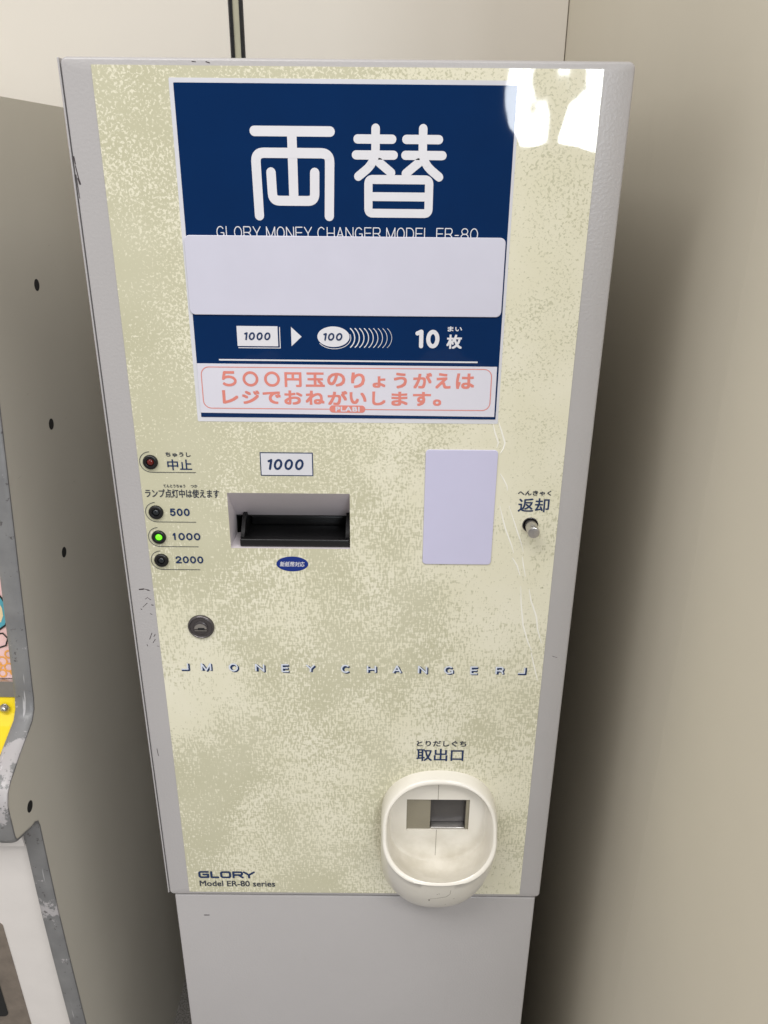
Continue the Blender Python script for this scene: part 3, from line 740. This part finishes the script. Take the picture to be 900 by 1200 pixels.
# ------------------------------------------------------------ the arcade cabinet on the left
ac = empty("arcade_cabinet", (-400, 250, FLOOR))
tag(ac, "worn grey beige arcade cabinet with bolt holes in its side at the left edge", "arcade machine")
def A(name, bm, mats, parent=ac, **kw):
    o = link(name, bm, mats, parent, **kw)
    if parent is ac: o.matrix_parent_inverse = Matrix.Translation((.4, -.25, -FLOOR/1000))
    return o
CX = -300; TH = 16
prof = [(165, -4), (128.4, -251.3), (94.5, -488), (92.6, -500), (91.2, -511), (88.3, -521), (81.2, -528.6), (46, -541.8), (26, -550.6), (18.2, -557.0), (14.0, -566), (13.2, -574), (13.8, -603), (15.6, -608.4), (18.2, -610.2),
        (44, -621.0), (51, -622.6), (55.6, -626.0), (57.0, -633), (57.3, -689), (58, -748), (60.4, -812), (65.8, -926), (80, -1260), (82, FLOOR), (500, FLOOR), (500, -2)]
bm = bmesh.new()
NF = 24  # first edges carry the worn moulding
a = [v(bm, CX-TH, y, z) for y, z in prof]; b = [v(bm, CX, y, z) for y, z in prof]; n = len(prof)
bm.faces.new(a); bm.faces.new(b[::-1])
for i in range(n):
    if i >= NF: bm.faces.new((a[i], a[(i+1) % n], b[(i+1) % n], b[i]))
side = A("side_panel", bm, 'laminate')
bm = bmesh.new()                                     # edge moulding: a slightly crowned strip on the front edge
def offs(i, d):
    p0 = Vector(prof[max(0, i-1)]); p1 = Vector(prof[min(NF, i+1)]); t = (p1-p0).normalized(); nn = Vector((t.y, -t.x))
    if nn.x > 0 and i < 2: nn = -nn
    q = Vector(prof[i])
    return q, nn
rows = []
for i in range(NF+1):
    q, nn = offs(i, 1)
    nn = Vector((-abs(nn.x), nn.y)) if i not in range(13, 18) else nn
    row = []
    for xx, d in ((CX+.5, -1.6), (CX+.5, .3), (CX-.8, 1.3), (CX-4, 1.9), (CX-TH+4, 1.9), (CX-TH+.8, 1.3), (CX-TH-.5, .3), (CX-TH-.5, -1.6)):
        row.append(v(bm, xx, q.x+nn.x*d, q.y+nn.y*d))
    rows.append(row)
for r0, r1 in zip(rows, rows[1:]):
    for i in range(7): bm.faces.new((r0[i], r0[i+1], r1[i+1], r1[i]))
A("edge_moulding", bm, 'trim', smooth=True)
def holepart(y, z, r):
    bm = bmesh.new(); n = 28
    a = [v(bm, CX+.25, y+r*math.cos(2*PI*i/n), z+r*math.sin(2*PI*i/n)) for i in range(n)]
    b = [v(bm, CX-9, y+r*math.cos(2*PI*i/n), z+r*math.sin(2*PI*i/n)) for i in range(n)]
    for i in range(n): bm.faces.new((a[i], a[(i+1) % n], b[(i+1) % n], b[i]))
    bm.faces.new(a)
    A("bolt_hole", bm, 'hole')
for y, z in ((242.7, -158.5), (225.6, -287.5), (207.2, -416.9), (48.6, -600.2)): holepart(y, z, 5.4)
# pink artwork board between the side boards, following the slope of the front
def slope_y(z): return 94.5+(z+488)*(128.4-94.5)/(488-251.3)
XL = -900; XR = CX-TH-1
bm = bmesh.new(); pr = [(slope_y(-4)+10, -4), (slope_y(-497)+10, -497), (slope_y(-497)+16, -497), (slope_y(-4)+16, -4)]
def xprism(bm, pr, xa, xb, mi=0):
    a = [v(bm, xa, y, z) for y, z in pr]; b = [v(bm, xb, y, z) for y, z in pr]; n = len(pr)
    fs = [bm.faces.new(a), bm.faces.new(b[::-1])]+[bm.faces.new((a[i], b[i], b[(i+1) % n], a[(i+1) % n])) for i in range(n)]
    for f in fs: f.material_index = mi
xprism(bm, pr, XL, XR); art = A("art_board", bm, 'pink')
def on_art(name, pts, mat, d, w=None):
    bm = bmesh.new(); s = slope_y
    if w is None: bm.faces.new([v(bm, x, s(z)+10-d, z) for x, z in pts])
    else:
        for p, q in zip(pts, pts[1:]):
            dx, dz = q[0]-p[0], q[1]-p[1]; L = math.hypot(dx, dz); nx, nz = -dz/L*w/2, dx/L*w/2
            ex, ez = dx/L*w*.3, dz/L*w*.3
            bm.faces.new([v(bm, x, s(z)+10-d, z) for x, z in ((p[0]+nx-ex, p[1]+nz-ez), (p[0]-nx-ex, p[1]-nz-ez), (q[0]-nx+ex, q[1]-nz+ez), (q[0]+nx+ex, q[1]+nz+ez))]); d += .02
    link(name, bm, mat, art)
blob = [(x+9.5, z-2) for x, z in [(-345, -408), (-337, -409), (-331.5, -416), (-327.8, -424), (-327.5, -434), (-331, -442), (-338, -447), (-345, -448)]]
on_art("printed_shape", blob, 'teal', .3); on_art("printed_shape", [(-335.5+(x+335.5)*.72, -432+(z+432)*.74) for x, z in blob], 'sand', .5); on_art("printed_outline", blob, 'hole', .8, 1.7)
on_art("printed_outline", [(-335.5, -453), (-325, -452), (-321, -457), (-323.5, -464), (-335.5, -468)], 'hole', .8, 1.4)
for cx, cz, r in ((-337, -480, 4.5), (-330, -473, 3.6), (-338, -492, 3.6), (-331.5, -486, 4), (-342, -484, 4), (-328, -491, 2.5)):
    on_art("printed_flower", [(cx+8+r*math.cos(q*PI/5), cz+r*math.sin(q*PI/5)) for q in range(11)], 'orange', .4, 1.5)
bm = bmesh.new(); xprism(bm, [(98, -497.5), (95, -512.5), (103, -512.5), (106, -497.5)], XL, XR); A("metal_bar", bm, 'steel')
bm = bmesh.new(); xprism(bm, [(97, -513), (90, -527), (82, -536), (30, -558), (24, -570), (30, -572), (84, -545), (104, -520)], XL, XR); A("control_panel", bm, 'yellow')
bm = bmesh.new()
for i, (r, h) in enumerate(((3.6, 0), (3.4, 1.2), (2.2, 2.0), (0, 2.2))): pass
lathe(bm, -327, -521, [(4.6, 90), (4.6, 88.6), (3.4, 88.4), (3.2, 86.4), (2.0, 85.2), (0, 85)], 24); A("round_bolt", bm, 'steel', smooth=True)
bm = bmesh.new(); xprism(bm, [(24, -571), (24, -606), (52, -618), (60, -618), (60, -571)], XL, XR); A("shelf_front", bm, 'trim')
bm = bmesh.new(); xprism(bm, [(51, -619), (55, -655.6), (90, -655.6), (90, -619)], XL, XR); A("lower_rail", bm, 'door_white')
bm = bmesh.new(); xprism(bm, [(62, -655.8), (62, -659), (92, -659), (92, -655.8)], XL, XR); A("door_gap", bm, 'void')
bm = bmesh.new(); xprism(bm, [(66, -659.2), (90, -1262), (120, -1262), (94, -659.2)], XL, XR-1.5); dr = A("lower_door", bm, 'door_white')
def dy(z): return 66+(-659.2-z)*24/602.8
bm = bmesh.new()
pts = rrect(-700, -367, -1150, -776, 6, 6)
a = [v(bm, x, dy(z)-.8, z) for x, z in pts]; b = [v(bm, x, dy(z)+1, z) for x, z in pts]; n = len(pts); bm.faces.new(a)
for i in range(n): bm.faces.new((a[i], a[(i+1) % n], b[(i+1) % n], b[i]))
pl = link("coin_door_plate", bm, 'brown', dr)
bm = bmesh.new(); pts = rrect(-660, -388.5, -929, -850, 7, 6); bm.faces.new([v(bm, x, dy(z)-1.4, z) for x, z in pts]); link("plate_window", bm, 'hole', dr)
bm = bmesh.new(); xprism(bm, [(170, -4.5), (500, -2.5), (500, -10), (170, -12)], XL, XR); A("top_board", bm, 'laminate')
bm = bmesh.new(); xprism(bm, [(494, -10), (494, FLOOR+1), (499, FLOOR+1), (499, -10)], XL, XR); A("back_board", bm, 'laminate')
bm = bmesh.new(); xprism(bm, [(82, FLOOR), (490, FLOOR), (490, -1263), (82, -1263)], XL, XR); A("plinth", bm, 'void')
bm = bmesh.new(); xprism(bm, [(165, -4), (65, -560), (85, -1262), (490, -1262), (490, -4)], XL-18, XL-1); A("side_panel", bm, 'laminate')
for o in ac.children:
    pass
